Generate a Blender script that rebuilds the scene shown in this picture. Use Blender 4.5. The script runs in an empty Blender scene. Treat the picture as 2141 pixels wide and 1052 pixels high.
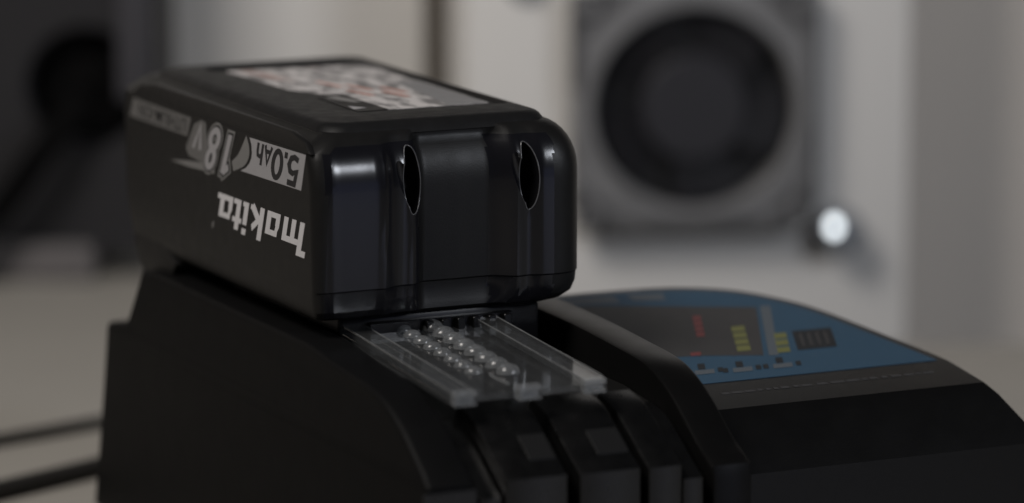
import bpy, bmesh, math, random
from math import sin, cos, pi, radians
from mathutils import Vector, Matrix

random.seed(7)
S = 0.001                                   # everything below is written in millimetres
scn = bpy.context.scene
COL = scn.collection

# ------------------------------------------------------------------ camera
AZ, EL = radians(25.6), radians(10.2)
FW = Vector((sin(AZ)*cos(EL), cos(AZ)*cos(EL), -sin(EL)))
cam_d = bpy.data.cameras.new('camera')
cam = bpy.data.objects.new('camera', cam_d); COL.objects.link(cam)
cam.location = Vector((-419.97, -996.06, 210.76))*S
cam.rotation_euler = FW.to_track_quat('-Z', 'Y').to_euler()
cam_d.sensor_width = 36
cam_d.lens = 147.04
cam_d.clip_start, cam_d.clip_end = 0.05, 50
cam_d.dof.use_dof = True
cam_d.dof.focus_distance = 1.116
cam_d.dof.aperture_fstop = 5.4
cam_d.dof.aperture_ratio = 1.15
scn.camera = cam

# ------------------------------------------------------------------ ambient, lamps, exposure
w = bpy.data.worlds.new('World'); scn.world = w; w.use_nodes = True
bg = w.node_tree.nodes['Background']
bg.inputs['Color'].default_value = (0.85, 0.90, 1.0, 1); bg.inputs['Strength'].default_value = 0.012

def area(name, loc, target, size, power, color, size_y=None):
    d = bpy.data.lights.new(name, 'AREA'); o = bpy.data.objects.new(name, d); COL.objects.link(o)
    o.location = Vector(loc)*S
    o.rotation_euler = ((Vector(target)-Vector(loc))).to_track_quat('-Z', 'Y').to_euler()
    d.size = size*S
    if size_y: d.shape = 'RECTANGLE'; d.size_y = size_y*S
    d.energy = power; d.color = color
    return o
area('ceiling_lamp', (-520, -60, 820), (20, 480, -60), 400, 7.8, (1.0, 0.945, 0.895))
area('room_lamp', (560, -880, 430), (60, 0, 30), 260, 3.6, (0.88, 0.92, 1.0), 150)

area('added_side_glow', (235, -480, -5), (30, 0, 20), 240, 0.036, (0.50, 0.57, 1.0), 150)  # added dim blue fill, unseen source, tints the battery's end face

scn.view_settings.view_transform = 'Standard'
scn.view_settings.look = 'None'
scn.view_settings.exposure = 0
scn.view_settings.gamma = 1

# ------------------------------------------------------------------ materials
def mat(name, col, rough=0.5, spec=0.5, noise=0.0, nscale=400., bump=0.0, bscale=3000., metal=0.0, coat=0.0, wear=0.0):
    m = bpy.data.materials.new(name); m.use_nodes = True
    nt = m.node_tree; N = nt.nodes; L = nt.links; b = N['Principled BSDF']
    b.inputs['Base Color'].default_value = (*col, 1); b.inputs['Roughness'].default_value = rough
    b.inputs['Specular IOR Level'].default_value = spec; b.inputs['Metallic'].default_value = metal
    b.inputs['Coat Weight'].default_value = coat
    tc = N.new('ShaderNodeTexCoord')
    if noise or wear:
        n = N.new('ShaderNodeTexNoise'); n.inputs['Scale'].default_value = nscale; n.inputs['Detail'].default_value = 5
        L.new(tc.outputs['Object'], n.inputs['Vector'])
        mx = N.new('ShaderNodeMix'); mx.data_type = 'RGBA'
        mx.inputs[6].default_value = (*[c*(1-noise) for c in col], 1)
        mx.inputs[7].default_value = (*[min(1, c*(1+noise)) for c in col], 1)
        L.new(n.outputs['Fac'], mx.inputs[0]); L.new(mx.outputs[2], b.inputs['Base Color'])
        if wear:
            mr = N.new('ShaderNodeMapRange'); mr.inputs[1].default_value = 0.3; mr.inputs[2].default_value = 0.7
            mr.inputs[3].default_value = rough-wear; mr.inputs[4].default_value = rough+wear
            L.new(n.outputs['Fac'], mr.inputs[0]); L.new(mr.outputs[0], b.inputs['Roughness'])
    if bump:
        n2 = N.new('ShaderNodeTexNoise'); n2.inputs['Scale'].default_value = bscale; n2.inputs['Detail'].default_value = 3
        L.new(tc.outputs['Object'], n2.inputs['Vector'])
        bp = N.new('ShaderNodeBump'); bp.inputs['Strength'].default_value = bump; bp.inputs['Distance'].default_value = 0.0001
        L.new(n2.outputs['Fac'], bp.inputs['Height']); L.new(bp.outputs['Normal'], b.inputs['Normal'])
    return m

M = {}
M['shell'] = mat('matte_black_plastic', (0.009, 0.0088, 0.0088), 0.42, 0.24, 0.12, 250, 0.35, 2600, wear=0.03)
M['gloss'] = mat('glossy_black_plastic', (0.007, 0.007, 0.009), 0.2, 0.5, 0.1, 200, 0.05, 900)
M['cap'] = mat('cap_plastic', (0.010, 0.010, 0.0105), 0.48, 0.14, 0.12, 250, 0.3, 2600, wear=0.05)
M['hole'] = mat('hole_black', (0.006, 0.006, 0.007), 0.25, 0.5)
M['wallside'] = mat('textured_black_plastic', (0.0034, 0.0034, 0.0036), 0.55, 0.10, 0.12, 120, 0.4, 2400, wear=0.02)
M['charger'] = mat('charger_black_plastic', (0.0045, 0.0044, 0.0044), 0.30, 0.26, 0.1, 120, 0.3, 2200, wear=0.02)
M['block'] = mat('side_block_plastic', (0.0045, 0.0044, 0.0044), 0.34, 0.17, 0.1, 120, 0.3, 2200, wear=0.02)
M['lit_patch'] = mat('rib_lit_patch_paint', (0.009, 0.009, 0.0093), 0.5, 0.3, 0.1, 200)
M['void'] = mat('void_black', (0.004, 0.004, 0.0042), 0.8, 0.05)
M['floorblk'] = mat('bay_black_plastic', (0.006, 0.006, 0.006), 0.6, 0.25, 0.1, 200)
M['rib'] = mat('rib_black_plastic', (0.0035, 0.0035, 0.0036), 0.30, 0.5, 0.12, 200, 0.35, 2200, wear=0.05)
M['print'] = mat('pale_grey_print', (0.30, 0.295, 0.305), 0.5, 0.3, 0.08, 500)
M['printlogo'] = mat('logo_grey_print', (0.58, 0.57, 0.585), 0.5, 0.3, 0.06, 500)
M['printmid'] = mat('mid_grey_print', (0.17, 0.168, 0.165), 0.5, 0.3, 0.08, 500)
M['printdim'] = mat('dim_grey_print', (0.12, 0.118, 0.116), 0.5, 0.3, 0.08, 500)
M['printdim2'] = mat('faint_print', (0.040, 0.040, 0.042), 0.5, 0.2)
M['printdark'] = mat('black_print', (0.016, 0.016, 0.018), 0.5, 0.3)
M['red'] = mat('red_brown_print', (0.40, 0.20, 0.16), 0.5, 0.3)
M['paper_grey'] = mat('grey_print', (0.18, 0.18, 0.185), 0.5, 0.3, 0.2, 300)
M['blue'] = mat('blue_label_film', (0.024, 0.062, 0.105), 0.5, 0.22, 0.08, 120)
M['bluedk'] = mat('grey_label_print', (0.038, 0.037, 0.038), 0.5, 0.25, 0.1, 200)
M['bluebox'] = mat('dark_label_print', (0.012, 0.014, 0.017), 0.5, 0.25, 0.1, 200)
M['ledred'] = mat('red_window', (0.13, 0.016, 0.018), 0.4, 0.4)
M['ledgreen'] = mat('yellow_green_window', (0.115, 0.12, 0.028), 0.4, 0.4)
M['chartline'] = mat('chart_line_print', (0.034, 0.034, 0.036), 0.5, 0.3)
M['icon'] = mat('icon_grey', (0.075, 0.09, 0.105), 0.5, 0.3)
M['bench'] = mat('bench_top', (0.335, 0.318, 0.288), 0.5, 0.3, 0.08, 9, 0.2, 300)
M['wall'] = mat('wall_paint', (0.86, 0.80, 0.73), 0.7, 0.2, 0.05, 5, 0.1, 300)
M['cabinet'] = mat('cabinet_white_paint', (0.74, 0.725, 0.70), 0.5, 0.35, 0.04, 6, 0.1, 300)
M['fanframe'] = mat('fan_grey_plastic', (0.21, 0.21, 0.215), 0.5, 0.4, 0.6, 45)
M['fanblade'] = mat('fan_black_plastic', (0.013, 0.013, 0.0145), 0.5, 0.3)
M['fanedge'] = mat('fan_edge_plastic', (0.085, 0.085, 0.088), 0.5, 0.4, 0.3, 40)
M['fanring'] = mat('fan_ring_plastic', (0.215, 0.215, 0.22), 0.4, 0.4, 0.35, 30)
M['fanhub'] = mat('fan_hub_plastic', (0.030, 0.0295, 0.035), 0.5, 0.4)
M['device'] = mat('device_dark_paint', (0.021, 0.0205, 0.023), 0.5, 0.4, 0.15, 30)
M['devicerim'] = mat('device_grey_trim', (0.055, 0.054, 0.062), 0.5, 0.4, 0.1, 30)
M['devicefoot'] = mat('device_grey_foot', (0.14, 0.13, 0.13), 0.5, 0.4, 0.1, 30)
M['cable'] = mat('cable_rubber', (0.022, 0.021, 0.02), 0.6, 0.3)
M['knob'] = mat('knob_grey_metal', (0.22, 0.24, 0.27), 0.35, 0.5, metal=0.4)

def clear_mat(name, haze, rough=0.07):
    # thin-walled clear plastic: tinted see-through body, sheen rising towards grazing angles, a little surface haze
    m = bpy.data.materials.new(name); m.use_nodes = True
    nt = m.node_tree; N = nt.nodes; L = nt.links; N.remove(N['Principled BSDF'])
    tr = N.new('ShaderNodeBsdfTransparent'); tr.inputs[0].default_value = (0.80, 0.81, 0.81, 1)
    df = N.new('ShaderNodeBsdfDiffuse'); df.inputs[0].default_value = (0.40, 0.41, 0.42, 1)
    gl = N.new('ShaderNodeBsdfGlossy'); gl.inputs[1].default_value = rough
    n = N.new('ShaderNodeTexNoise'); n.inputs['Scale'].default_value = 900; n.inputs['Detail'].default_value = 5
    tc = N.new('ShaderNodeTexCoord'); L.new(tc.outputs['Object'], n.inputs['Vector'])
    mr = N.new('ShaderNodeMapRange'); mr.inputs[1].default_value = .35; mr.inputs[2].default_value = .7
    mr.inputs[3].default_value = haze*.8; mr.inputs[4].default_value = haze*1.25
    L.new(n.outputs['Fac'], mr.inputs[0])
    m1 = N.new('ShaderNodeMixShader'); L.new(mr.outputs[0], m1.inputs[0]); L.new(tr.outputs[0], m1.inputs[1]); L.new(df.outputs[0], m1.inputs[2])
    lw = N.new('ShaderNodeLayerWeight'); lw.inputs[0].default_value = 0.5
    pw = N.new('ShaderNodeMath'); pw.operation = 'POWER'; pw.inputs[1].default_value = 4.0
    ma = N.new('ShaderNodeMath'); ma.operation = 'MULTIPLY_ADD'; ma.inputs[1].default_value = 0.55; ma.inputs[2].default_value = 0.05
    L.new(lw.outputs['Facing'], pw.inputs[0]); L.new(pw.outputs[0], ma.inputs[0])
    m2 = N.new('ShaderNodeMixShader'); L.new(ma.outputs[0], m2.inputs[0]); L.new(m1.outputs[0], m2.inputs[1]); L.new(gl.outputs[0], m2.inputs[2])
    L.new(m2.outputs[0], N['Material Output'].inputs[0])
    return m
M['clear'] = clear_mat('clear_plastic', 0.05)
M['clearrail'] = clear_mat('clear_rail_plastic', 0.06)
M['clearend'] = clear_mat('clear_end_plastic', 0.25)
M['cleardome'] = clear_mat('clear_dome_plastic', 0.20, 0.20)

def label_mat():
    # printed warning label: white stock with rows of tiny grey print and a few red marks
    m = bpy.data.materials.new('warning_label_paper'); m.use_nodes = True
    nt = m.node_tree; N = nt.nodes; L = nt.links; b = N['Principled BSDF']
    b.inputs['Roughness'].default_value = 0.6; b.inputs['Specular IOR Level'].default_value = 0.2
    tc = N.new('ShaderNodeTexCoord')
    mp = N.new('ShaderNodeMapping'); mp.inputs['Scale'].default_value = (1.0, 0.35, 1.0)
    L.new(tc.outputs['Object'], mp.inputs['Vector'])
    n1 = N.new('ShaderNodeTexNoise'); n1.inputs['Scale'].default_value = 260; n1.inputs['Detail'].default_value = 4
    n2 = N.new('ShaderNodeTexNoise'); n2.inputs['Scale'].default_value = 75; n2.inputs['Detail'].default_value = 3
    for n in (n1, n2): L.new(mp.outputs['Vector'], n.inputs['Vector'])
    r1 = N.new('ShaderNodeValToRGB'); r1.color_ramp.elements[0].position = 0.40; r1.color_ramp.elements[1].position = 0.56
    r1.color_ramp.elements[0].color = (0.17, 0.165, 0.165, 1); r1.color_ramp.elements[1].color = (0.50, 0.48, 0.475, 1)
    r2 = N.new('ShaderNodeValToRGB'); r2.color_ramp.elements[0].position = 0.60; r2.color_ramp.elements[1].position = 0.68
    r2.color_ramp.elements[0].color = (0, 0, 0, 1); r2.color_ramp.elements[1].color = (1, 1, 1, 1)
    L.new(n1.outputs['Fac'], r1.inputs[0]); L.new(n2.outputs['Fac'], r2.inputs[0])
    mx = N.new('ShaderNodeMix'); mx.data_type = 'RGBA'
    L.new(r2.outputs[0], mx.inputs[0]); L.new(r1.outputs[0], mx.inputs[6]); mx.inputs[7].default_value = (0.34, 0.25, 0.23, 1)
    L.new(mx.outputs[2], b.inputs['Base Color'])
    return m
M['label'] = label_mat()

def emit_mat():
    m = bpy.data.materials.new('white_glow'); m.use_nodes = True
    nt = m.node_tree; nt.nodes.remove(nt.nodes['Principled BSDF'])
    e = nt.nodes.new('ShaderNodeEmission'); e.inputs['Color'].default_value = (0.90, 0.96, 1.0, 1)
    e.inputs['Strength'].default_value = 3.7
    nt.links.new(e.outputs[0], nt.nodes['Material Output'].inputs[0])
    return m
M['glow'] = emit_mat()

# ------------------------------------------------------------------ mesh helpers
def link(name, me, m, parent=None):
    o = bpy.data.objects.new(name, me); COL.objects.link(o)
    if m is not None: me.materials.append(m)
    if parent is not None: o.parent = parent
    return o

def obj(name, bm, m, parent=None, smooth=30, scale=True):
    if scale: bmesh.ops.scale(bm, vec=(S, S, S), verts=bm.verts)
    bmesh.ops.recalc_face_normals(bm, faces=bm.faces)
    me = bpy.data.meshes.new(name); bm.to_mesh(me); bm.free()
    if smooth:
        me.shade_smooth(); me.set_sharp_from_angle(angle=radians(smooth))
    return link(name, me, m, parent)

def thing(name, label, cat, loc=(0, 0, 0), rz=0, group=None):
    o = bpy.data.objects.new(name, None); COL.objects.link(o)
    o.location = Vector(loc)*S; o.rotation_euler = (0, 0, rz)
    o.empty_display_size = 0.02
    o['label'] = label; o['category'] = cat
    if group: o['group'] = group
    return o

def box(bm, x0, x1, y0, y1, z0, z1, bev=0.0, seg=2):
    r = bmesh.ops.create_cube(bm, size=1)
    vs = r['verts']
    for v in vs:
        v.co = Vector((x0+(v.co.x+.5)*(x1-x0), y0+(v.co.y+.5)*(y1-y0), z0+(v.co.z+.5)*(z1-z0)))
    if bev:
        es = list({e for v in vs for e in v.link_edges})
        bmesh.ops.bevel(bm, geom=es, offset=bev, segments=seg, affect='EDGES', profile=0.5)
    return bm

def prism(bm, prof, x0, x1, bev=0.0, seg=2):
    """profile in (y, z), extruded along x"""
    a = [bm.verts.new((x0, y, z)) for y, z in prof]; b = [bm.verts.new((x1, y, z)) for y, z in prof]
    fs = [bm.faces.new(a), bm.faces.new(b[::-1])]
    n = len(prof)
    for i in range(n): fs.append(bm.faces.new((a[i], b[i], b[(i+1) % n], a[(i+1) % n])))
    bmesh.ops.recalc_face_normals(bm, faces=fs)
    if bev:
        es = list({e for f in fs[:2] for e in f.edges})
        bmesh.ops.bevel(bm, geom=es, offset=bev, segments=seg, affect='EDGES', profile=0.5)
    return bm

def loft(bm, rings, cap0=True, cap1=True):
    V = [[bm.verts.new(p) for p in r] for r in rings]
    n = len(rings[0])
    for a, b in zip(V, V[1:]):
        for i in range(n):
            bm.faces.new((a[i], a[(i+1) % n], b[(i+1) % n], b[i]))
    if cap0: bm.faces.new(V[0][::-1])
    if cap1: bm.faces.new(V[-1])
    return bm

def rrect(x0, x1, y0, y1, r, z, k=6):
    pts = []
    if not hasattr(r, '__len__'): r = (r,)*4
    for (cx, cy, a0, rr) in ((x0+r[0], y0+r[0], pi, r[0]), (x1-r[1], y0+r[1], 1.5*pi, r[1]), (x1-r[2], y1-r[2], 0, r[2]), (x0+r[3], y1-r[3], .5*pi, r[3])):
        for i in range(k+1):
            a = a0+i/k*pi/2
            pts.append((cx+rr*cos(a), cy+rr*sin(a), z))
    return pts

def tube(bm, pts, rad, n=8, closed=False):
    pts = [Vector(p) for p in pts]; rings = []; m = len(pts)
    up = Vector((0.123, 0.231, 0.95)).normalized()
    for i, p in enumerate(pts):
        if closed: t = pts[(i+1) % m]-pts[i-1]
        else: t = pts[min(i+1, m-1)]-pts[max(i-1, 0)]
        t.normalize(); s = t.cross(up)
        if s.length < 1e-4: s = t.cross(Vector((1, 0, 0)))
        s.normalize(); u = s.cross(t)
        rings.append([bm.verts.new(p+rad*(s*cos(2*pi*k/n)+u*sin(2*pi*k/n))) for k in range(n)])
    for i in range(m if closed else m-1):
        a, b = rings[i], rings[(i+1) % m]
        for k in range(n): bm.faces.new((a[k], a[(k+1) % n], b[(k+1) % n], b[k]))
    if not closed: bm.faces.new(rings[0][::-1]); bm.faces.new(rings[-1])
    return bm

def lathe(bm, prof, n=32, axis='z', c=(0, 0, 0)):
    """prof: (radius, height) pairs, revolved round the axis; open ends are capped"""
    R = []
    for r, h in prof:
        ring = []
        for k in range(n):
            a = 2*pi*k/n; p = (r*cos(a), r*sin(a), h)
            if axis == 'y': p = (r*cos(a), h, r*sin(a))
            ring.append((p[0]+c[0], p[1]+c[1], p[2]+c[2]))
        R.append(ring)
    return loft(bm, R)

def smooth_curve(P, k=6, closed=False):
    out = []; n = len(P)
    for i in range(n if closed else n-1):
        p0 = P[i-1] if (closed or i > 0) else P[0]; p1 = P[i]; p2 = P[(i+1) % n]
        p3 = P[(i+2) % n] if (closed or i+2 < n) else P[-1]
        for j in range(k):
            t = j/k
            out.append(tuple(0.5*(2*b+(c-a)*t+(2*a-5*b+4*c-d)*t*t+(3*b-a-3*c+d)*t**3) for a, b, c, d in zip(p0, p1, p2, p3)))
    if not closed: out.append(tuple(P[-1]))
    return out

def hsmooth(a, b, t):
    t = max(0, min(1, (t-a)/(b-a))); return t*t*(3-2*t)

# flat print: polygons given in 2-D, laid on a plane by a mapping function, a twentieth of a millimetre thick
def print_polys(name, polys, fmap, m, parent, th=0.05):
    from mathutils.geometry import tessellate_polygon
    bm = bmesh.new()
    for q, P in enumerate(polys):
        t = th+(q % 8)*.006                 # strokes that cross lie one above the other
        a = [bm.verts.new(fmap(x, y, 0)) for x, y in P]; b = [bm.verts.new(fmap(x, y, t)) for x, y in P]
        n = len(P)
        for tri in tessellate_polygon([[Vector((x, y, 0)) for x, y in P]]):
            try: bm.faces.new([b[i] for i in tri])
            except ValueError: pass
        for i in range(n): bm.faces.new((a[i], a[(i+1) % n], b[(i+1) % n], b[i]))
    return obj(name, bm, m, parent, smooth=0)

def text_tris(s, size, offset=0.0, spacing=1.0, shear=0.0, sx=1.0):
    cu = bpy.data.curves.new('letters', 'FONT'); cu.body = s; cu.size = 1.0; cu.offset = offset/size
    cu.space_character = spacing; cu.resolution_u = 4; cu.shear = shear; cu.fill_mode = 'BOTH'
    o = bpy.data.objects.new('letters', cu); COL.objects.link(o)
    dg = bpy.context.evaluated_depsgraph_get(); dg.update()
    me = o.evaluated_get(dg).to_mesh()
    vs = [(v.co.x*size*sx, v.co.y*size) for v in me.vertices]; fs = [tuple(p.vertices) for p in me.polygons]
    o.evaluated_get(dg).to_mesh_clear()
    COL.objects.unlink(o); bpy.data.objects.remove(o); bpy.data.curves.remove(cu)
    return vs, fs

def print_text(name, s, size, fmap, m, parent, lift=0.05, **kw):
    vs, fs = text_tris(s, size, **kw)
    bm = bmesh.new(); V = [bm.verts.new(fmap(x, y, lift)) for x, y in vs]
    for f in fs:
        try: bm.faces.new([V[i] for i in f])
        except ValueError: pass
    return obj(name, bm, m, parent, smooth=0)

# ================================================================== THE SETTING
ROOM_RZ = -AZ                               # the room behind faces the camera
RTV = Vector((cos(AZ), -sin(AZ), 0)); HFW = Vector((sin(AZ), cos(AZ), 0))
BENCH_Z = -88.0
bm = bmesh.new()
BP = [(-1300, -1000), (1300, -1000), (1300, 412), (-37, 412), (-37, 634), (-1300, 634)]   # notched round the fan cabinet
ba = [bm.verts.new((x, y, -40)) for x, y in BP]; bb = [bm.verts.new((x, y, 0)) for x, y in BP]
bm.faces.new(ba[::-1]); bm.faces.new(bb)
for i in range(6): bm.faces.new((ba[i], ba[(i+1) % 6], bb[(i+1) % 6], bb[i]))
bmesh.ops.bevel(bm, geom=list({e for v in bb for e in v.link_edges}), offset=1.5, segments=2, affect='EDGES')
o = obj('bench_top', bm, M['bench']); o['kind'] = 'structure'
bench = o
bm = bmesh.new(); box(bm, -3000, 3000, -2500, 3000, -20, 0)
o = obj('floor', bm, M['wall']); o['kind'] = 'structure'; o.location = (0, 0, -0.76)
bm = bmesh.new(); box(bm, -2500, 2500, 0, 60, -760, 260)
o = obj('wall', bm, M['wall']); o['kind'] = 'structure'
def room(right, depth, z):                  # room coordinates: right of the lens axis, away from the lens, height
    p = Vector((-419.97, -996.06, 0)) + RTV*right + HFW*depth
    return (p.x, p.y, z)
o.location = Vector(room(0, 1695, 0))*S; o.rotation_euler = (0, 0, ROOM_RZ)
bench.location = Vector(room(0, 1060, BENCH_Z))*S; bench.rotation_euler = (0, 0, ROOM_RZ)

# ------------------------------------------------------------------ white cabinets behind the bench
def cabinet(label, r0, r1, d, z1, yaw, dp, zb):
    t = thing('cabinet', label, 'cabinet', room((r0+r1)/2, d, zb), ROOM_RZ+yaw, 'white cabinets behind the bench')
    wd = (r1-r0)/2
    bm = bmesh.new(); box(bm, -wd, wd, 2, dp, 0, z1-zb, 3); obj('carcass', bm, M['cabinet'], t)
    bm = bmesh.new(); box(bm, -wd+1.5, wd-1.5, -6, 2, 0.3, z1-zb-4, 1.0); obj('front_panel', bm, M['cabinet'], t)
    return t
cab_right = cabinet('white cabinet with the grey fan and the small glowing disc on its front', -20, 156, 1610, 230, radians(6), 66, -760)
cab_left = cabinet('white cabinet carrying the dark box at the left edge of the view', -330, -34, 1672, 230, 0, 20, BENCH_Z)

# ------------------------------------------------------------------ grey square fan
def make_fan():
    t = thing('fan', 'grey square cooling fan with dark round opening on white cabinet', 'fan', room(70.5, 1591, -20), ROOM_RZ+radians(6))
    h = 47.5; R = 39.0
    # square frame with a round bore
    bm = bmesh.new(); n = 64; sq = []; ci = []
    for k in range(n):
        a = 2*pi*k/n+pi/4; c, s = cos(a), sin(a); q = h/max(abs(c), abs(s)); q = min(q, h*1.32)
        sq.append((q*c, q*s)); ci.append((R*c, R*s))
    rings = [[(x, 11, z) for x, z in ci], [(x, 11, z) for x, z in sq], [(x, 1.5, z) for x, z in sq],
             [(x*.97, 0, z*.97) for x, z in sq], [(x*1.05, 0, z*1.05) for x, z in ci], [(x, 2.5, z) for x, z in ci]]
    V = [[bm.verts.new(p) for p in r] for r in rings]
    for j in range(6):
        a, b = V[j], V[(j+1) % 6]
        for i in range(n): bm.faces.new((a[i], a[(i+1) % n], b[(i+1) % n], b[i]))
    fr = obj('frame', bm, M['fanframe'], t, 35)
    bm = bmesh.new(); lathe(bm, [(R+5.4, .4), (R+5.0, -1.4), (R+1.6, -1.8), (R+.4, -.6), (R+.4, .4)], 64, 'y')
    for f in [f for f in bm.faces if len(f.verts) > 4]: bm.faces.remove(f)
    obj('ring', bm, M['fanring'], t)
    for b in ((43.6, 47.6, -38, 47), (-40, 40, -47.6, -43.2), (-47.6, -43.8, 8, 46)):
        bm = bmesh.new(); box(bm, b[0], b[1], -.5, 9, b[2], b[3], .3); obj('edge_strip', bm, M['fanedge'], fr)
    for sx in (-1, 1):
        for sz in (-1, 1):
            bm = bmesh.new(); c = [(sx*46.5, sz*46.5), (sx*46.5, sz*25), (sx*25, sz*46.5)]
            a = [bm.verts.new((x, -.25, z)) for x, z in c]; b = [bm.verts.new((x, 3, z)) for x, z in c]
            bm.faces.new(a); bm.faces.new(b[::-1])
            for q in range(3): bm.faces.new((a[q], a[(q+1) % 3], b[(q+1) % 3], b[q]))
            obj('corner_web', bm, M['fanedge'], fr)
            bm = bmesh.new(); lathe(bm, [(0.3, -.35), (5.2, -.35), (5.4, .8)], 20, 'y', (sx*40.5, 0, sz*40.5)); obj('corner_pocket', bm, M['fanblade'], fr)
            bm = bmesh.new(); lathe(bm, [(0.3, -.6), (3.4, -.6), (3.8, 0), (3.8, 1)], 20, 'y', (sx*40.5, -.5, sz*40.5)); obj('screw', bm, M['fanring'], fr)
    bm = bmesh.new(); lathe(bm, [(.3, 9.5), (R-.4, 9.5), (R-.4, 11), (.3, 11)], 40, 'y'); obj('back_plate', bm, M['fanblade'], t)
    bm = bmesh.new(); lathe(bm, [(.3, 2), (19.5, 2), (21, 3.5), (21, 9.3), (.3, 9.3)], 40, 'y'); obj('hub', bm, M['fanhub'], t)
    for k in range(5):
        bm = bmesh.new(); a0 = 2*pi*k/5+.55; V = []
        for i in range(6):
            r = 20.5+i*3.3; row = []
            for j in range(4):
                a = a0+j*.29+i*.04; row.append((r*cos(a), 3+j*1.5, r*sin(a)))
            V.append([bm.verts.new(p) for p in row])
        for i in range(5):
            for j in range(3): bm.faces.new((V[i][j], V[i+1][j], V[i+1][j+1], V[i][j+1]))
        bmesh.ops.solidify(bm, geom=bm.faces[:], thickness=1.0)
        obj('blade', bm, M['fanhub'], t)
make_fan()

# bright spot at the lower right of the fan, put in as a glowing disc
t = thing('glow_disc', 'small white glowing round disc beside the grey fan', 'light', room(124.6, 1596, -66.5), ROOM_RZ+radians(6))
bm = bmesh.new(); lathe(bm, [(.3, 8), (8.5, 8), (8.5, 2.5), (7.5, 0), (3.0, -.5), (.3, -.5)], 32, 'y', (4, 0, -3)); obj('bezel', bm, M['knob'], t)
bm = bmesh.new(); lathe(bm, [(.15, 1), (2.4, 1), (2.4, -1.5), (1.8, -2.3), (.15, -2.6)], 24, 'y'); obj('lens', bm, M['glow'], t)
t = thing('knob', 'grey round knob on the white cabinet, cut by the top edge', 'knob', room(6, 1594, 30), ROOM_RZ+radians(6))
bm = bmesh.new(); lathe(bm, [(.3, 12), (9, 12), (9, 3), (7, 0), (.3, 0)], 28, 'y'); obj('grip', bm, M['knob'], t)
bm = bmesh.new(); box(bm, -.6, .6, -.5, .2, -6, 6); obj('pointer', bm, M['fanblade'], t)

# ------------------------------------------------------------------ dark box at the left
def make_device():
    t = thing('speaker_box', 'dark box with a round black opening at the left edge', 'speaker', room(-178, 1600, BENCH_Z+11), ROOM_RZ-radians(2))
    bm = bmesh.new(); box(bm, -420, 42, 16, 58, 0, 180, 3); obj('body', bm, M['device'], t)
    cx, cz, R, n = 14, 64, 23.0, 64         # front plate with a round bore
    ang = sorted([2*pi*k/n for k in range(n)] + [math.atan2(b-cz, a-cx) % (2*pi) for a in (-420, 42) for b in (0, 180)])
    ci, sq = [], []
    for a in ang:
        c, sn = cos(a), sin(a); q = 1e9
        if c > 1e-6: q = min(q, (42-cx)/c)
        if c < -1e-6: q = min(q, (-420-cx)/c)
        if sn > 1e-6: q = min(q, (180-cz)/sn)
        if sn < -1e-6: q = min(q, -cz/sn)
        sq.append((cx+q*c, cz+q*sn)); ci.append((cx+R*c, cz+R*sn))
    bm = bmesh.new(); V = [[bm.verts.new((x, y, z)) for x, z in P] for P, y in ((ci, 15.8), (sq, 15.8), (sq, 0), ([(cx+(x-cx)*1.06, cz+(z-cz)*1.06) for x, z in ci], 0), (ci, 1.5))]
    for j in range(5):
        a, b = V[j], V[(j+1) % 5]
        for i in range(len(ang)): bm.faces.new((a[i], a[(i+1) % len(ang)], b[(i+1) % len(ang)], b[i]))
    obj('front_plate', bm, M['device'], t, 35)
    bm = bmesh.new(); box(bm, 26, 40, -3, 0.5, 60, 166, 1.2); obj('trim', bm, M['devicerim'], t)
    bm = bmesh.new(); box(bm, -31, 16, -6, 60, -11, 3, 1.5); obj('foot', bm, M['devicefoot'], t)
    bm = bmesh.new(); lathe(bm, [(.3, 15.5), (22.8, 15.5), (20, 13), (14, 11.5), (6, 11), (3, 9.5), (.3, 9)], 48, 'y', (14, 0, 64)); obj('cone', bm, M['void'], t)
    return t
make_device()


# ------------------------------------------------------------------ cables on the bench
def cable(label, pts, rad):
    bm = bmesh.new(); tube(bm, smooth_curve(pts, 8), rad, 12)
    o = obj('cable', bm, M['cable'], None, 60)
    o['label'] = label; o['category'] = 'cable'; o['group'] = 'black cables lying on the bench'
cable('farther thin black cable lying across the pale bench behind the charger', [(-190, 215, -86), (-90, 232, -86), (-5, 254, -86), (60, 272, -86), (120, 280, -86)], 2.0)
cable('nearer thick black cable lying on the pale bench at the lower left', [(-190, 130, -85), (-90, 158, -85), (-20, 188, -85), (40, 214, -85), (90, 230, -85)], 3.0)
def hose():
    bm = bmesh.new()
    a = room(-164, 1592, -16); b = room(-200, 1584, -62); c = room(-222, 1570, -81.5); d = room(-260, 1540, -81.5)
    tube(bm, smooth_curve([a, ((a[0]+b[0])/2, (a[1]+b[1])/2-4, (a[2]+b[2])/2+3), b, c, d], 8), 5.5, 12)
    o = obj('hose', bm, M['void'], None, 60)
    o['label'] = 'thick black hose running down from the round opening of the dark box'; o['category'] = 'hose'
hose()

# ================================================================== THE CHARGER
ch = thing('battery_charger', 'black battery charger with blue indicator panel, holding the black battery', 'battery charger', (40, 30, BENCH_Z))
CH0 = Vector((40, 30, BENCH_Z))
def cobj(name, bm, m, parent=None, **kw):
    """charger part: built in scene millimetres, stored relative to the charger's base"""
    if parent is None:
        bmesh.ops.translate(bm, vec=-CH0, verts=bm.verts); parent = ch
    else: bmesh.ops.translate(bm, vec=-CH0, verts=bm.verts)
    return obj(name, bm, m, parent, **kw)

BOT = BENCH_Z+3
LZ = lambda y: -20.0+0.14*y             # the sloping plane of the blue panel
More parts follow.
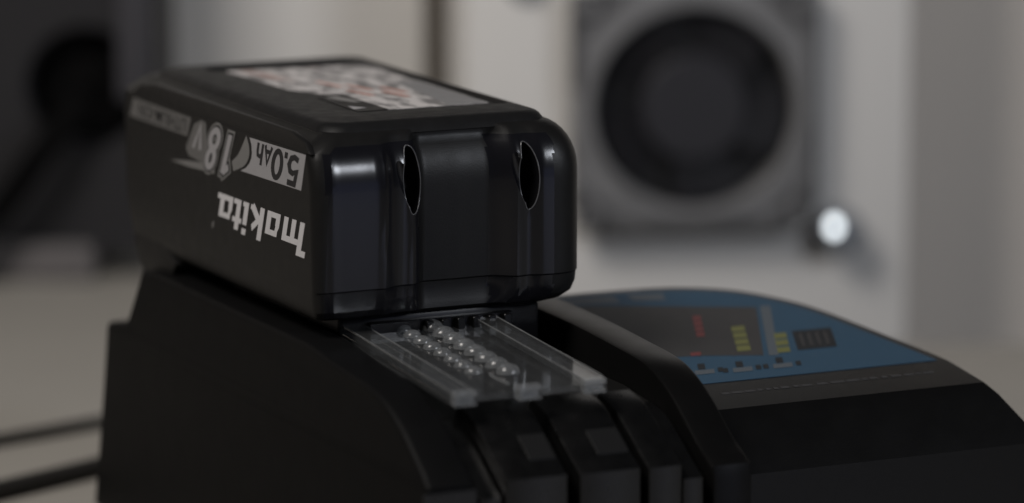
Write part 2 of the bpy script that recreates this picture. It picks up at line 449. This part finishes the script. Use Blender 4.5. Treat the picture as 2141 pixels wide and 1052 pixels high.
# left wall: profile (y, z) of the long side, with the step and ledge at the back and the nose curving down in front
front_nose = smooth_curve([(-22, -9.8), (-40, -11.2), (-52, -13.8), (-62, -18.4), (-70, -23.6), (-75.5, -27.4), (-78.6, -30.2)], 5)
prof = [(-79.5, BOT), (150+5, BOT), (153, -57), (150.5, -30), (149.5, -28.6), (134.5, -26.8), (124, -12.5), (121, -8.5), (112, -7.6), (0, -7.6)] + front_nose
bm = bmesh.new(); prism(bm, prof, -3.5, 9.5, 1.6, 3)
for z in range(-80, -14, 6): bmesh.ops.bisect_plane(bm, geom=bm.verts[:]+bm.edges[:]+bm.faces[:], plane_co=(0, 0, z), plane_no=(0, 0, 1))
for v in bm.verts:                          # draft: the outer face leans out towards the bench
    if v.co.x < 0: v.co.x -= 3.6*(max(0, -14-v.co.z)/70)**1.6
cobj('left_wall', bm, M['wallside'])
# bay floor under the battery and the clear slide
deck = [(-70, BOT), (148, BOT), (148, -22), (30, -19.5), (-30, -20.5), (-48, -22.5), (-60, -28), (-67, -35), (-70, -44)]
bm = bmesh.new(); prism(bm, deck, 9.7, 76.3, 0.5, 1); cobj('bay_floor', bm, M['floorblk'])
bm = bmesh.new(); box(bm, 9.7, 88, 140, 150, -30, -9, 1.2); cobj('back_wall', bm, M['charger'])
bm = bmesh.new(); box(bm, -3.75, -3.4, -23.6, -23.1, -33.5, -28.5); cobj('scuff', bm, M['printdim'])
# ribs of the nose
bm = bmesh.new(); box(bm, -5.2, 9.3, -80.0, -79.45, BOT, -31.2, .15, 1); cobj('rib', bm, M['rib'])
def rib_prof(dz=0, y0=-50, z0=-16.2):
    top = smooth_curve([(y0, z0+dz), (-58, -18.0+dz), (-66, -22.3+dz), (-72.5, -26.4+dz), (-79.0, -30.3+dz)], 4)
    return [(-79.3, BOT), (-48, BOT), (-48, -20.5+dz)] + top
for x0, x1, dz in ((10.6, 16.6, -4.2), (17.6, 35.0, 0), (38.4, 55.6, -.4), (57.9, 67.4, -.8), (67.7, 73.6, -4.6)):
    bm = bmesh.new(); prism(bm, rib_prof(dz), x0, x1, 0.5, 2); cobj('rib', bm, M['rib'])
for x0, x1, z in ((27.0, 34.2, 0), (46.2, 54.8, -.4)):  # recesses that catch light, put in as squares of paler colour
    bm = bmesh.new(); prism(bm, [(-73.6, -27.6+z), (-66.4, -22.9+z), (-66.4, -22.1+z), (-73.6, -26.7+z)], x0, x1, 0.05, 1); cobj('rib_lit_patch', bm, M['lit_patch'])
# block beside the bay (left edge of the right housing)
blk = smooth_curve([(140, -8.8), (60, -8.6), (25, -9.0), (0, -9.8), (-18, -10.9), (-38, -12.4), (-48, -15.0), (-56, -19.0), (-63, -23.6), (-70, -28.4), (-75, -30.8)], 4)
bm = bmesh.new(); prism(bm, [(-79.2, BOT), (150, BOT), (150, -12)] + blk + [(-78.2, -32.6), (-78.9, -36)], 76.5, 88.0, 1.0, 2)
cobj('side_block', bm, M['block'])

# right housing: domed body carrying the sloping label plane
label_out = [(89, 52), (89, -25)] + smooth_curve([(175.7, -25), (169.6, -1.5), (163, 22), (156.5, 34), (148, 43), (136, 48.5), (122, 51), (105, 52)], 5)
def offset_out(P, dl, df, dr, db):
    out = []; n = len(P)
    for i, (x, y) in enumerate(P):
        ax, ay = P[i-1]; bx, by = P[(i+1) % n]
        tx, ty = bx-ax, by-ay; L = math.hypot(tx, ty); nx, ny = ty/L, -tx/L
        if x < 89.1: out.append((88.2, y-df if y < 0 else y+db)); continue
        if y < -24.5: out.append((x+dr, y-df)); continue
        d = dr if x > 130 else dr+(db-dr)*min(1, (130-x)/30)
        out.append((x+nx*d, y+ny*d))
    return out
P0 = label_out
R0 = [(x, y, LZ(y)-.25) for x, y in P0]
o1 = offset_out(P0, 0, 1.2, 3.0, 2.4); R1 = [(x, y, LZ(y)-.25) for x, y in o1]
o2 = offset_out(P0, 0, 17.5, 4.2, 4); R2 = [(x, y, LZ(y)-.9) for x, y in o2]
o3 = offset_out(P0, 0, 20.5, 7, 7); R3 = [(x, y, LZ(y)-3.4) for x, y in o3]
o4 = offset_out(P0, 0, 30.5, 15.5, 13); R4 = [(x, y, -42.0) for x, y in o4]
o6 = offset_out(P0, 0, 32.5, 18, 16); R6 = [(x, y, BOT) for x, y in o6]
bm = bmesh.new(); loft(bm, [R6, R4, R3, R2, R1, R0]); housing = cobj('housing', bm, M['charger'], None, smooth=28)
for x0, y0 in ((6, 140), (6, -60), (180, -48), (150, 40)):
    bm = bmesh.new(); lathe(bm, [(.3, BENCH_Z), (6, BENCH_Z), (6.5, BOT), (.3, BOT)], 16, 'z', (x0, y0, 0)); cobj('foot', bm, M['floorblk'])

lm = lambda x, y, h: (x-CH0.x, y-CH0.y, LZ(y)-.22+h-CH0.z)
def inset(P, d):
    cx = sum(p[0] for p in P)/len(P); cy = sum(p[1] for p in P)/len(P)
    return [(x+(cx-x)*d, y+(cy-y)*d) for x, y in P]
panel = print_polys('label_panel', [label_out], lambda x, y, h: lm(x, y, h), M['blue'], ch, 0.12)
def lp(name, polys, m, lvl=.13): return print_polys(name, polys, lambda x, y, h: lm(x, y, h+lvl), m, panel, 0.04)
lp('status_chart', [[(90.5, 45), (90.5, -2), (112, -4), (130.0, -8.5), (148.6, 29.5), (112, 40)]], M['bluedk'])
lp('divider', [[(150.0, 30), (153.0, 29.2), (134.2, -9.6), (131.4, -9)]], M['icon'], .15)
lp('header_print', [[(96, 50), (96, 45), (112, 43), (113, 49.5)], [(117, 49), (116.4, 43.5), (126, 41.8), (128, 48)]], M['icon'], .15)
def para(cx, cy, w, l, k=.43):              # printed cells lean with the rows of the label
    return [(cx-w/2-k*l/2, cy-l/2), (cx+w/2-k*l/2, cy-l/2), (cx+w/2+k*l/2, cy+l/2), (cx-w/2+k*l/2, cy+l/2)]
for q in range(3):                          # pale cell rules of the chart
    lp('chart_line', [para(119+q*9.5-8, 17-q*2.0, .5, 40)], M['chartline'], .16)
for k in range(4): lp('red_window', [para(127-k*1.9, 25-k*4.3, 2.6, 3.4)], M['ledred'], .18)
lp('red_window', [para(112.0, -2.6, 3.2, 2.6)], M['ledred'], .18)
for k in range(4): lp('green_window', [para(134-k*2.2, 13.5-k*5.1, 4.2, 4.0)], M['ledgreen'], .18)
for k in range(3): lp('green_window', [para(142.8-k*2.5, 5-k*5.4, 4.0, 4.2)], M['ledgreen'], .18)
lp('legend_box', [para(151, .2, 12.5, 15)], M['bluebox'], .15)
for k in range(4): lp('legend_line', [para(147+k*2.6, .2, .9, 10)], M['bluedk'], .2)
for cx, cy in ((107.3, -16), (118.5, -17), (131, -17)):
    lp('battery_icon', [para(cx, cy-.6, 6.0, 3.2)], M['icon'], .18)
    lp('plug_icon', [para(cx+1.2, cy+3.6, 2.2, 4.2)], M['bluebox'], .18)
    lp('arrow_icon', [para(cx-5.0, cy, 1.6, 3.2), para(cx+5.2, cy, 1.6, 3.2)], M['bluebox'], .18)
# line of tiny print on the lip in front of the panel
def lipm(x, y, h): return (x-CH0.x, y-CH0.y, LZ(y)-.22+h-.0395*(-26-y)-CH0.z)
bars = []; x = 104.0
while x < 168:
    l = random.uniform(1.2, 4.5); bars.append([(x, -33.2), (x+l, -33.2), (x+l, -31.8), (x, -31.8)]); x += l+random.uniform(.6, 1.6)
print_polys('fine_print', bars, lipm, M['printdim2'], housing, 0.02)

# ------------------------------------------------------------------ clear slide in the bay
PZ = lambda y: -12.6+0.068*(y+58)
cl = bpy.data.objects.new('clear_slide', None); COL.objects.link(cl); cl.parent = ch
def pprism(bm, x0, x1, y0, y1, h0, h1, bev=.25):
    return prism(bm, [(y0, PZ(y0)+h0), (y1, PZ(y1)+h0), (y1, PZ(y1)+h1), (y0, PZ(y0)+h1)], x0, x1, bev, 2)
bm = bmesh.new(); pprism(bm, 11.4, 56.5, -58, 26, -1.6, 0)
bmesh.ops.translate(bm, vec=-CH0, verts=bm.verts)
COL.objects.unlink(cl); bpy.data.objects.remove(cl)
cl = obj('clear_slide', bm, M['clear'], ch, smooth=0)
def clobj(name, bm, m=None):
    bmesh.ops.translate(bm, vec=-CH0, verts=bm.verts); return obj(name, bm, m or M['clear'], cl, smooth=30 if name in ('dome', 'ridge') else 0)
for x0, x1 in ((11.6, 17.6), (48.6, 55.0)):
    bm = bmesh.new(); pprism(bm, x0, x1, -58.6, 24, 0.02, 2.0, .3); clobj('side_rail', bm, M['clearrail'])
for xe in (11.75, 17.45, 48.75, 54.85):      # added pale tubes: bright edge lines put in as colour
    bm = bmesh.new(); tube(bm, [(xe, y, PZ(y)+2.0) for y in (-58.4, -30, 0, 23.5)], .2, 6); clobj('rail_edge_glint', bm, M['clearend'])
for x0, x1 in ((11.8, 18.2), (29.8, 36.4), (48.4, 54.8)):
    bm = bmesh.new()
    pprism(bm, x0, x1, -61.4, -58.8, .9, 2.0, .25); pprism(bm, x0, x1, -61.4, -58.8, -1.6, -.9, .25)
    pprism(bm, x0, x0+1.3, -61.35, -58.85, -.88, .88, .1); pprism(bm, x0+1.32, x1-.3, -59.9, -58.9, -.88, .88, .1)
    clobj('end_block', bm, M['clearend'])
def dome(cx, cy, r, hh):
    bm = bmesh.new(); z = PZ(cy)
    lathe(bm, [(r, .02)] + [(r*cos(a), hh*sin(a)) for a in (.25, .5, .75, 1.0, 1.25, 1.45)] + [(.05, hh)], 24, 'z', (cx, cy, z))
    clobj('dome', bm, M['cleardome'])
for k in range(9): dome(36.2, -41.5+k*6.6, 3.2, 2.6)
for k in range(9): dome(27.8, -38.5+k*6.4, 2.5, 1.9)
bm = bmesh.new(); tube(bm, smooth_curve([(30.8, -42, PZ(-42)+.3), (30.2, -47, PZ(-47)+.5), (31.4, -52, PZ(-52)+.3)], 5), .35, 8); clobj('ridge', bm, M['clearend'])
# flat wing of the slide below its left rail
bm = bmesh.new(); prism(bm, [(-33, -12.4), (14, -9.6), (14, -8.9), (-33, -11.7)], 4.6, 11.2, .2, 1); clobj('wing', bm, M['clearrail'])
# row of contact slots where the slide runs under the battery
for k in range(6):
    bm = bmesh.new(); box(bm, 33.5+k*4.6, 35.6+k*4.6, 3.0, 5.2, -8.6, -5.6, .2, 1); cobj('contact_fin', bm, M['rib'])
bm = bmesh.new(); box(bm, 18, 60, 5.4, 8, -12, -5.4, .2, 1); cobj('contact_bar', bm, M['hole'])

# ================================================================== THE BATTERY
bt = thing('battery_pack', 'black battery pack lying upside down on the charger, white warning label on top', 'battery', (40, 70, -7))
B0 = Vector((40, 70, -7))
def bobj(name, bm, m, parent=None, **kw):
    bmesh.ops.translate(bm, vec=-B0, verts=bm.verts); return obj(name, bm, m, parent or bt, **kw)
W, LEN = 79.8, 149.0
FX = [(0, .0), (4.2, 0), (5.0, -.4), (6.4, -.15), (9, -.15), (15, -.15), (18.6, -.2), (19.8, -.6), (20.8, -.25), (21.6, .5), (24.0, 2.0), (27.2, 2.5), (28.7, 2.1), (29.4, 2.1), (30.6, 2.8), (32.2, 4.6), (33.6, 5.4), (44, 5.1), (52.4, 5.4), (53.8, 5.0), (55.2, 4.2),
      (58.4, 1.6), (59.6, .9), (61.6, 1.3), (63.2, 1.5), (65.0, .9), (66.4, .2), (70, 0), (W, 0)]
def fprof(x):
    for (a, fa), (b, fb) in zip(FX, FX[1:]):
        if a <= x <= b: return fa+(fb-fa)*(x-a)/(b-a)
    return 0
def body_ring(z, il, ir, ifr, ib, rl, rr, g):
    x0, x1, y0, y1 = il, W-ir, ifr, LEN-ib
    pts = []
    k = 6
    for i in range(k+1):                    # front left corner
        a = pi+i/k*pi/2; pts.append((x0+rl+rl*cos(a), y0+rl+rl*sin(a), z))
    xa, xb = x0+rl, x1-rr
    xs = sorted({round(min(max(x, xa), xb), 3) for x, _ in FX} | {xa+(xb-xa)*i/44 for i in range(1, 44)})
    # constant vertex count: fixed parameters along the face
    for t in TS:
        x = xa+(xb-xa)*t; pts.append((x, y0+g*fprof(x), z))
    for i in range(k+1):                    # front right corner
        a = 1.5*pi+i/k*pi/2; pts.append((x1-rr+rr*cos(a), y0+rr+rr*sin(a), z))
    rb = 8
    for i in range(k+1):
        a = i/k*pi/2; pts.append((x1-rb+rb*cos(a), y1-rb+rb*sin(a), z))
    for i in range(k+1):
        a = .5*pi+i/k*pi/2; pts.append((x0+rb+rb*cos(a), y1-rb+rb*sin(a), z))
    return pts
TS = [i/72 for i in range(1, 72)]
rings = []
def add(z, il, ir, ifr, ib, g):
    rl = 2.6+max(0, z)*.045
    rings.append(body_ring(z, il, ir, ifr, ib, rl, 8.0, g))
add(-3.2, 3.0, 6.5, 4.2, 6, .35)
add(-2.4, 1.6, 4.0, 2.4, 6, .5)
add(-.6, .7, 1.4, 1.1, 5.4, .8)
add(2.0, .25, .3, .75, 5, 1)
add(4.6, .1, .1, .55, 4, 1)
add(5.1, 0, 0, .0, 3.8, 1)
for z in (12, 20, 26, 31): add(z, 0, 0, .0, 2.0-z*.04, 1)
for i in range(1, 11):
    a = i/10*pi/2
    z = 31+15*sin(a)
    fr = 9*(1-cos(a)); ri = 8*(1-math.sqrt(max(0, 1-max(0, (z-34)/12)**2))); le = 2.4*hsmooth(42.0, 43.6, z)+3.6*hsmooth(43.6, 46, z)
    add(z, le, ri, fr, fr*.8, 1-.9*hsmooth(.55, 1, i/10))
bm = bmesh.new(); loft(bm, rings)
bmesh.ops.scale(bm, vec=(S, S, S), verts=bm.verts); bmesh.ops.translate(bm, vec=-B0*S, verts=bm.verts)
bmesh.ops.recalc_face_normals(bm, faces=bm.faces)
me = bpy.data.meshes.new('shell'); bm.to_mesh(me); bm.free()
shell = link('shell', me, M['shell'], bt); me.materials.append(M['gloss']); me.materials.append(M['hole'])
# the end face is glossy, the sides are matte
for p in me.polygons:
    c = p.center/S + B0
    if p.normal.y < -.25 and c.y < 12 and (3.4 < c.x < 31.5 or 53.0 < c.x < 70) and c.z < 43.5: p.material_index = 1
    if p.normal.z > .6: p.material_index = 0
# screw recesses in the end face: cut with tilted ellipsoids
HOLES = ((26.9, 1.6, 33.6, 1.9, 2.4, 2.6, 8.4, 2.2, 'gloss'), (60.6, .9, 32.6, 2.2, 2.2, 2.6, 8.6, 2.4, 'gloss'),
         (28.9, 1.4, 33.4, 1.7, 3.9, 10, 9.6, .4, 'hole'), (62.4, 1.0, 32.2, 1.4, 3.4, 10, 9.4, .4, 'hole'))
for cx, cy, cz, rl, rx, ry, rz, lean, mm in HOLES:
    cb = bmesh.new(); bmesh.ops.create_uvsphere(cb, u_segments=48, v_segments=28, radius=1)
    for v in cb.verts: v.co = Vector((cx+v.co.x*(rx if v.co.x > 0 else rl)-v.co.z*lean, cy+v.co.y*ry-v.co.z*.6, cz+v.co.z*rz))
    for v in cb.verts: v.co = (v.co-B0)*S
    for f in cb.faces: f.smooth = True
    cme = bpy.data.meshes.new('cutter'); cb.to_mesh(cme); cb.free(); cme.materials.append(M[mm])
    co = bpy.data.objects.new('cutter', cme); COL.objects.link(co); co.parent = bt
    md = shell.modifiers.new('cut', 'BOOLEAN'); md.operation = 'DIFFERENCE'; md.object = co; md.solver = 'EXACT'
    md.material_mode = 'TRANSFER'
bpy.context.view_layer.update()
dg = bpy.context.evaluated_depsgraph_get(); dg.update()
new = bpy.data.meshes.new_from_object(shell.evaluated_get(dg)); new.name = 'shell'
shell.modifiers.clear(); shell.data = new
for o in [o for o in COL.objects if o.name.startswith('cutter')]: bpy.data.objects.remove(o)
new.shade_smooth(); new.set_sharp_from_angle(angle=radians(28))
# lit-edge highlight, put into the colour of a pale rim along each recess
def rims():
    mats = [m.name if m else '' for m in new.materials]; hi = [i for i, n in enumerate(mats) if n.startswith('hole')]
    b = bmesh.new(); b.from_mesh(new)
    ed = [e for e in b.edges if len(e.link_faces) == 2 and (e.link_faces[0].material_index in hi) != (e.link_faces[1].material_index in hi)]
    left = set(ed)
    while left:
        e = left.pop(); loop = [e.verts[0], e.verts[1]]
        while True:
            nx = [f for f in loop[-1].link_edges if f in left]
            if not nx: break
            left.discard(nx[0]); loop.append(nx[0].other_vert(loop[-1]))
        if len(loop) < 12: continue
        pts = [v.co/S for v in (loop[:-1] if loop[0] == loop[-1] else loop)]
        r = bmesh.new(); tube(r, pts, 0.17, 6, True); obj('rim', r, M['rim_glint'], shell, 60)
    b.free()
M['rim_glint'] = mat('rim_painted_glint', (0.10, 0.10, 0.105), 0.25, 0.6)
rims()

bm = bmesh.new(); prism(bm, [(3.4, 41.6), (7.0, 44.4), (16, 46.2), (116, 46.2), (128, 44.8), (136, 41.6)], .06, 2.0, .5, 2); bobj('edge_rail', bm, M['shell'])
# raised cap carrying the label recess
def cring(ix, iy, z, r): return rrect(7.6+ix, 72.6-ix, 9.4+iy, 138-iy, r, z)
bm = bmesh.new()
loft(bm, [cring(-1.4, -1.6, 45.0, 8.4), cring(-.6, -.9, 46.2, 7.8), cring(.1, -.1, 47.1, 7.2), cring(.9, .9, 47.7, 6.6), cring(1.9, 2.1, 48.05, 6), cring(3.0, 3.4, 48.2, 5),
          rrect(19.5, 69.5, 26, 130, 3, 48.2), rrect(20.0, 69.0, 26.5, 129.5, 2.6, 47.3)])
capo = bobj('top_cap', bm, M['cap'], None, smooth=35)
bmap = lambda z: (lambda x, y, h: (x-B0.x, y-B0.y, z+h-B0.z))
lab = print_polys('warning_label', [[(25, 125), (67.5, 121), (66.5, 34), (36, 33.5), (36, 66), (31, 70), (26.5, 80)]], bmap(47.32), M['label'], capo, .1)
print_polys('label_block', [[(27.5, 62), (36.5, 66), (36.5, 34), (27, 33.5)]], bmap(47.36), M['cap'], capo, .1)
print_polys('warning_triangle', [[(28.6, 44), (32.0, 39), (27.6, 37.5)]], bmap(47.48), M['print'], capo, .06)
print_polys('label_text', [[(29.5, 62), (33.5, 63), (35.5, 50), (33, 50), (31, 55)]], bmap(47.48), M['printmid'], capo, .06)
print_polys('grey_field', [[(59.5, 82), (66.5, 82), (66.0, 34.5), (54.5, 34.5)]], bmap(47.44), M['paper_grey'], lab, .06)
reds = []
for cx, cy in ((40, 84), (45, 74), (52, 66), (49, 58), (41, 64)):
    reds.append([(cx-.8, cy+9), (cx+.9, cy+8.5), (cx+3.2, cy-4), (cx+1.2, cy-4)])
print_polys('prohibition_mark', reds, bmap(47.44), M['red'], lab, .06)

# lower slide and the rear foot
bm = bmesh.new(); box(bm, 10.5, 70, 9, 132, -17.5, -3.5, 1.5); bobj('terminal_slide', bm, M['hole'])
bm = bmesh.new(); prism(bm, [(104, -4.2), (108, -9), (112, -13), (129.5, -13.4), (131, -10), (137, -4), (138, 0), (120, 3)], .6, 70, .8, 2); bobj('rear_foot', bm, M['shell'])

# printed marks on the long side: read upside down, x along +y, up along -z
def side(y0, z0): return lambda x, y, h: (-.03-h-B0.x, y0+x-B0.y, z0-y-B0.z)
sm = lambda x, y, h: (-.03-h-B0.x, x-B0.y, y-B0.z)     # straight (y, z)
ban = print_polys('capacity_banner', [[(5.5, 41.3), (9.0, 31.3), (51.6, 30.5), (47.8, 31.8), (45.2, 33.4), (43.7, 35.0), (43.2, 36.6), (43.5, 38.8), (44.8, 40.6)]], sm, M['print'], shell, .05)
# figures and letters as strokes: polylines in millimetres from the base line, each with its own width
def ell(cx, cy, rx, ry, a0=0, a1=360, n=20): return [(cx+rx*cos(radians(a0+(a1-a0)*i/n)), cy+ry*sin(radians(a0+(a1-a0)*i/n))) for i in range(n+1)]
def strokes(name, lines, wx, wy, y0, z0, shear, m, parent, lift, grow=0.0):
    bm = bmesh.new(); fm = side(y0, z0)
    for q, (P, closed) in enumerate(lines):
        n = len(P); L_, R_ = [], []
        for i, (x, y) in enumerate(P):
            if closed: ax, ay = P[i-1]; bx, by = P[(i+1) % n]
            else: ax, ay = P[max(i-1, 0)]; bx, by = P[min(i+1, n-1)]
            def unit(dx, dy): l = math.hypot(dx, dy) or 1; return dx/l, dy/l
            tx, ty = unit(bx-ax, by-ay); k = 1.0
            if 0 < i < n-1 or closed:
                ux, uy = unit(x-ax, y-ay); vx, vy = unit(bx-x, by-y)
                tx, ty = unit(ux+vx, uy+vy); k = min(1.5, 1/max(.4, tx*ux+ty*uy))
            ex, ey = 0, 0
            if not closed and i in (0, n-1): sg = -1 if i == 0 else 1; ex, ey = tx*grow*.5*sg, ty*grow*.5*sg
            ox, oy = -ty*(wx+grow)/2*k, tx*(wy+grow)/2*k
            L_.append((x+ox+ex, y+oy+ey)); R_.append((x-ox+ex, y-oy+ey))
        mk = lambda p: bm.verts.new(fm(p[0]+shear*p[1], p[1], lift+q*.006))
        a = [mk(p) for p in L_]; b = [mk(p) for p in R_]
        for i in range(n if closed else n-1): bm.faces.new((a[i], a[(i+1) % n], b[(i+1) % n], b[i]))
    return obj(name, bm, m, parent, smooth=0)
five = [([(6.4, 7.9), (1.4, 7.9), (.9, 4.4), (3.4, 5.1), (5.4, 4.7), (6.5, 3.0), (5.6, 1.2), (3.4, .6), (.6, 1.2)], False)]
zero = [(ell(0, 4.2, 2.9, 3.7)[:-1], True)]
strokes('banner_text', five, 2.3, 1.6, 9.4, 40.2, .36, M['printdark'], ban, .09)
strokes('banner_text', [([(0, 0), (0, 1.7)], False)], 2.1, 1.5, 18.6, 40.2, .36, M['printdark'], ban, .09)
strokes('banner_text', zero, 2.3, 1.6, 23.8, 40.2, .36, M['printdark'], ban, .09)
strokes('banner_text', [([(0, 0), (2.3, 5.0), (4.6, 0)], False), ([(1.1, 1.6), (3.5, 1.6)], False)], 1.45, 1.15, 28.6, 40.1, .36, M['printdark'], ban, .09)
strokes('banner_text', [([(0, 0), (0, 6.0)], False), ([(0, 2.9), (1.3, 3.7), (2.8, 3.4), (3.2, 2.4), (3.2, 0)], False)], 1.5, 1.15, 35.0, 40.1, .36, M['printdark'], ban, .09)
# crescent and tail
cres = smooth_curve([(46.8, 40.4), (45.2, 37.6), (45.6, 35.0), (49.0, 32.2), (57.0, 29.6)], 5)
cres2 = smooth_curve([(58.0, 32.2), (53.5, 34.6), (50.2, 37.6), (47.3, 40.7)], 5)
print_polys('swoosh', [cres+cres2, [(71, 26.8), (79, 26.6), (90, 26.0), (105, 26.0), (92, 27.6), (80, 28.6), (71, 29.2)]], sm, M['printmid'], shell, .05)
print_polys('voltage_back', [[(77.0, 40.2), (80.5, 40.6), (86, 38.8), (92.8, 31.2), (90.5, 29.2), (76, 28.4)]], sm, M['printdim'], shell, .05)
one = [([(0, 0), (0, 11.6)], False), ([(-.2, 11.2), (-3.4, 9.2)], False)]
eight = [(ell(0, 2.9, 2.9, 2.6)[:-1], True), (ell(0, 8.6, 2.5, 2.6)[:-1], True)]
for nm, gr, mm, lf in (('voltage_outline', 2.7, 'printmid', .10), ('voltage_edge', 1.3, 'printdark', .14), ('voltage_mark', 0, 'print', .18)):
    strokes(nm, one, 2.9, 2.2, 58.4, 39.4, .58, M[mm], shell, lf, gr)
    strokes(nm, eight, 2.8, 2.1, 68.6, 39.5, .58, M[mm], shell, lf, gr)
strokes('voltage_unit', [([(-2.6, 7.4), (0, .3), (2.6, 7.4)], False)], 2.0, 1.2, 80.6, 39.4, .5, M['print'], shell, .12)
strip = print_polys('chemistry_strip', [[(88.3, 40.2), (91.4, 34.6), (137.5, 34.4), (134.5, 40.0)]], sm, M['printdim'], shell, .05)
print_text('strip_text', 'LITHIUM-ION', 5.6, side(91.5, 39.2), M['printdark'], strip, .09, shear=.2, sx=1.14, offset=.05)

# maker's lettering, drawn with bars: (x0, y0) -> (x1, y1) strokes of given width, x-height 1
def bar(x0, y0, x1, y1, w):
    dx, dy = x1-x0, y1-y0; L = math.hypot(dx, dy); nx, ny = -dy/L*w/2, dx/L*w/2
    return [(x0+nx, y0+ny), (x1+nx, y1+ny), (x1-nx, y1-ny), (x0-nx, y0-ny)]
def vb(x, y0, y1, w): return [(x, y0), (x+w, y0), (x+w, y1), (x, y1)]
def hb(x0, x1, y, w): return [(x0, y), (x1, y), (x1, y+w), (x0, y+w)]
LT = []
# m
LT += [vb(1.0, 0, 9.3, 3.2), hb(-2.0, 1.0, 7.6, 1.7), vb(6.9, 0, 6.6, 3.0), vb(12.5, 0, 6.6, 3.0), hb(4.1, 7.0, 5.0, 1.6), hb(9.7, 12.6, 5.0, 1.6)]
# a
def let_a(x): return [vb(x+6.3, 0, 6.5, 3.1), vb(x, 0, 3.6, 2.8), hb(x+2.6, x+6.4, 0, 1.5), hb(x+1.0, x+6.4, 5.0, 1.5), [(x, 3.6), (x+2.6, 3.6), (x+2.9, 5.0), (x+1.0, 5.0)]]
LT += let_a(18.2)
# k
LT += [vb(29.9, 0, 9.2, 3.1), bar(32.2, 3.0, 37.6, 6.4, 2.0), bar(33.6, 3.6, 38.6, 0.4, 2.2), hb(37.4, 40.0, 0, 1.3)]
# i, t, a with its foot
LT += [vb(41.5, 0, 6.4, 3.0), vb(41.5, 7.5, 9.2, 3.0), hb(44.3, 45.8, 0, 1.3)]
LT += [vb(47.3, 0, 8.6, 3.0), hb(45.6, 52.4, 5.1, 1.4), hb(50.1, 52.6, 0, 1.4)]
LT += let_a(53.4) + [hb(62.6, 65.0, 0, 1.5)]
def logo(x, y, h):
    yy = y*1.02; xx = x*.96+yy*.38
    return (-.03-h-B0.x, 5.6+xx-B0.y, 22.9-x*.012-yy-B0.z)
print_polys('maker_lettering', LT, logo, M['printlogo'], shell, .05)
print_polys('registered_mark', [[(66.0+.9*cos(a), 9.6+1.1*sin(a)) for a in [i*pi/5 for i in range(10)]]], logo, M['printdim'], shell, .05)
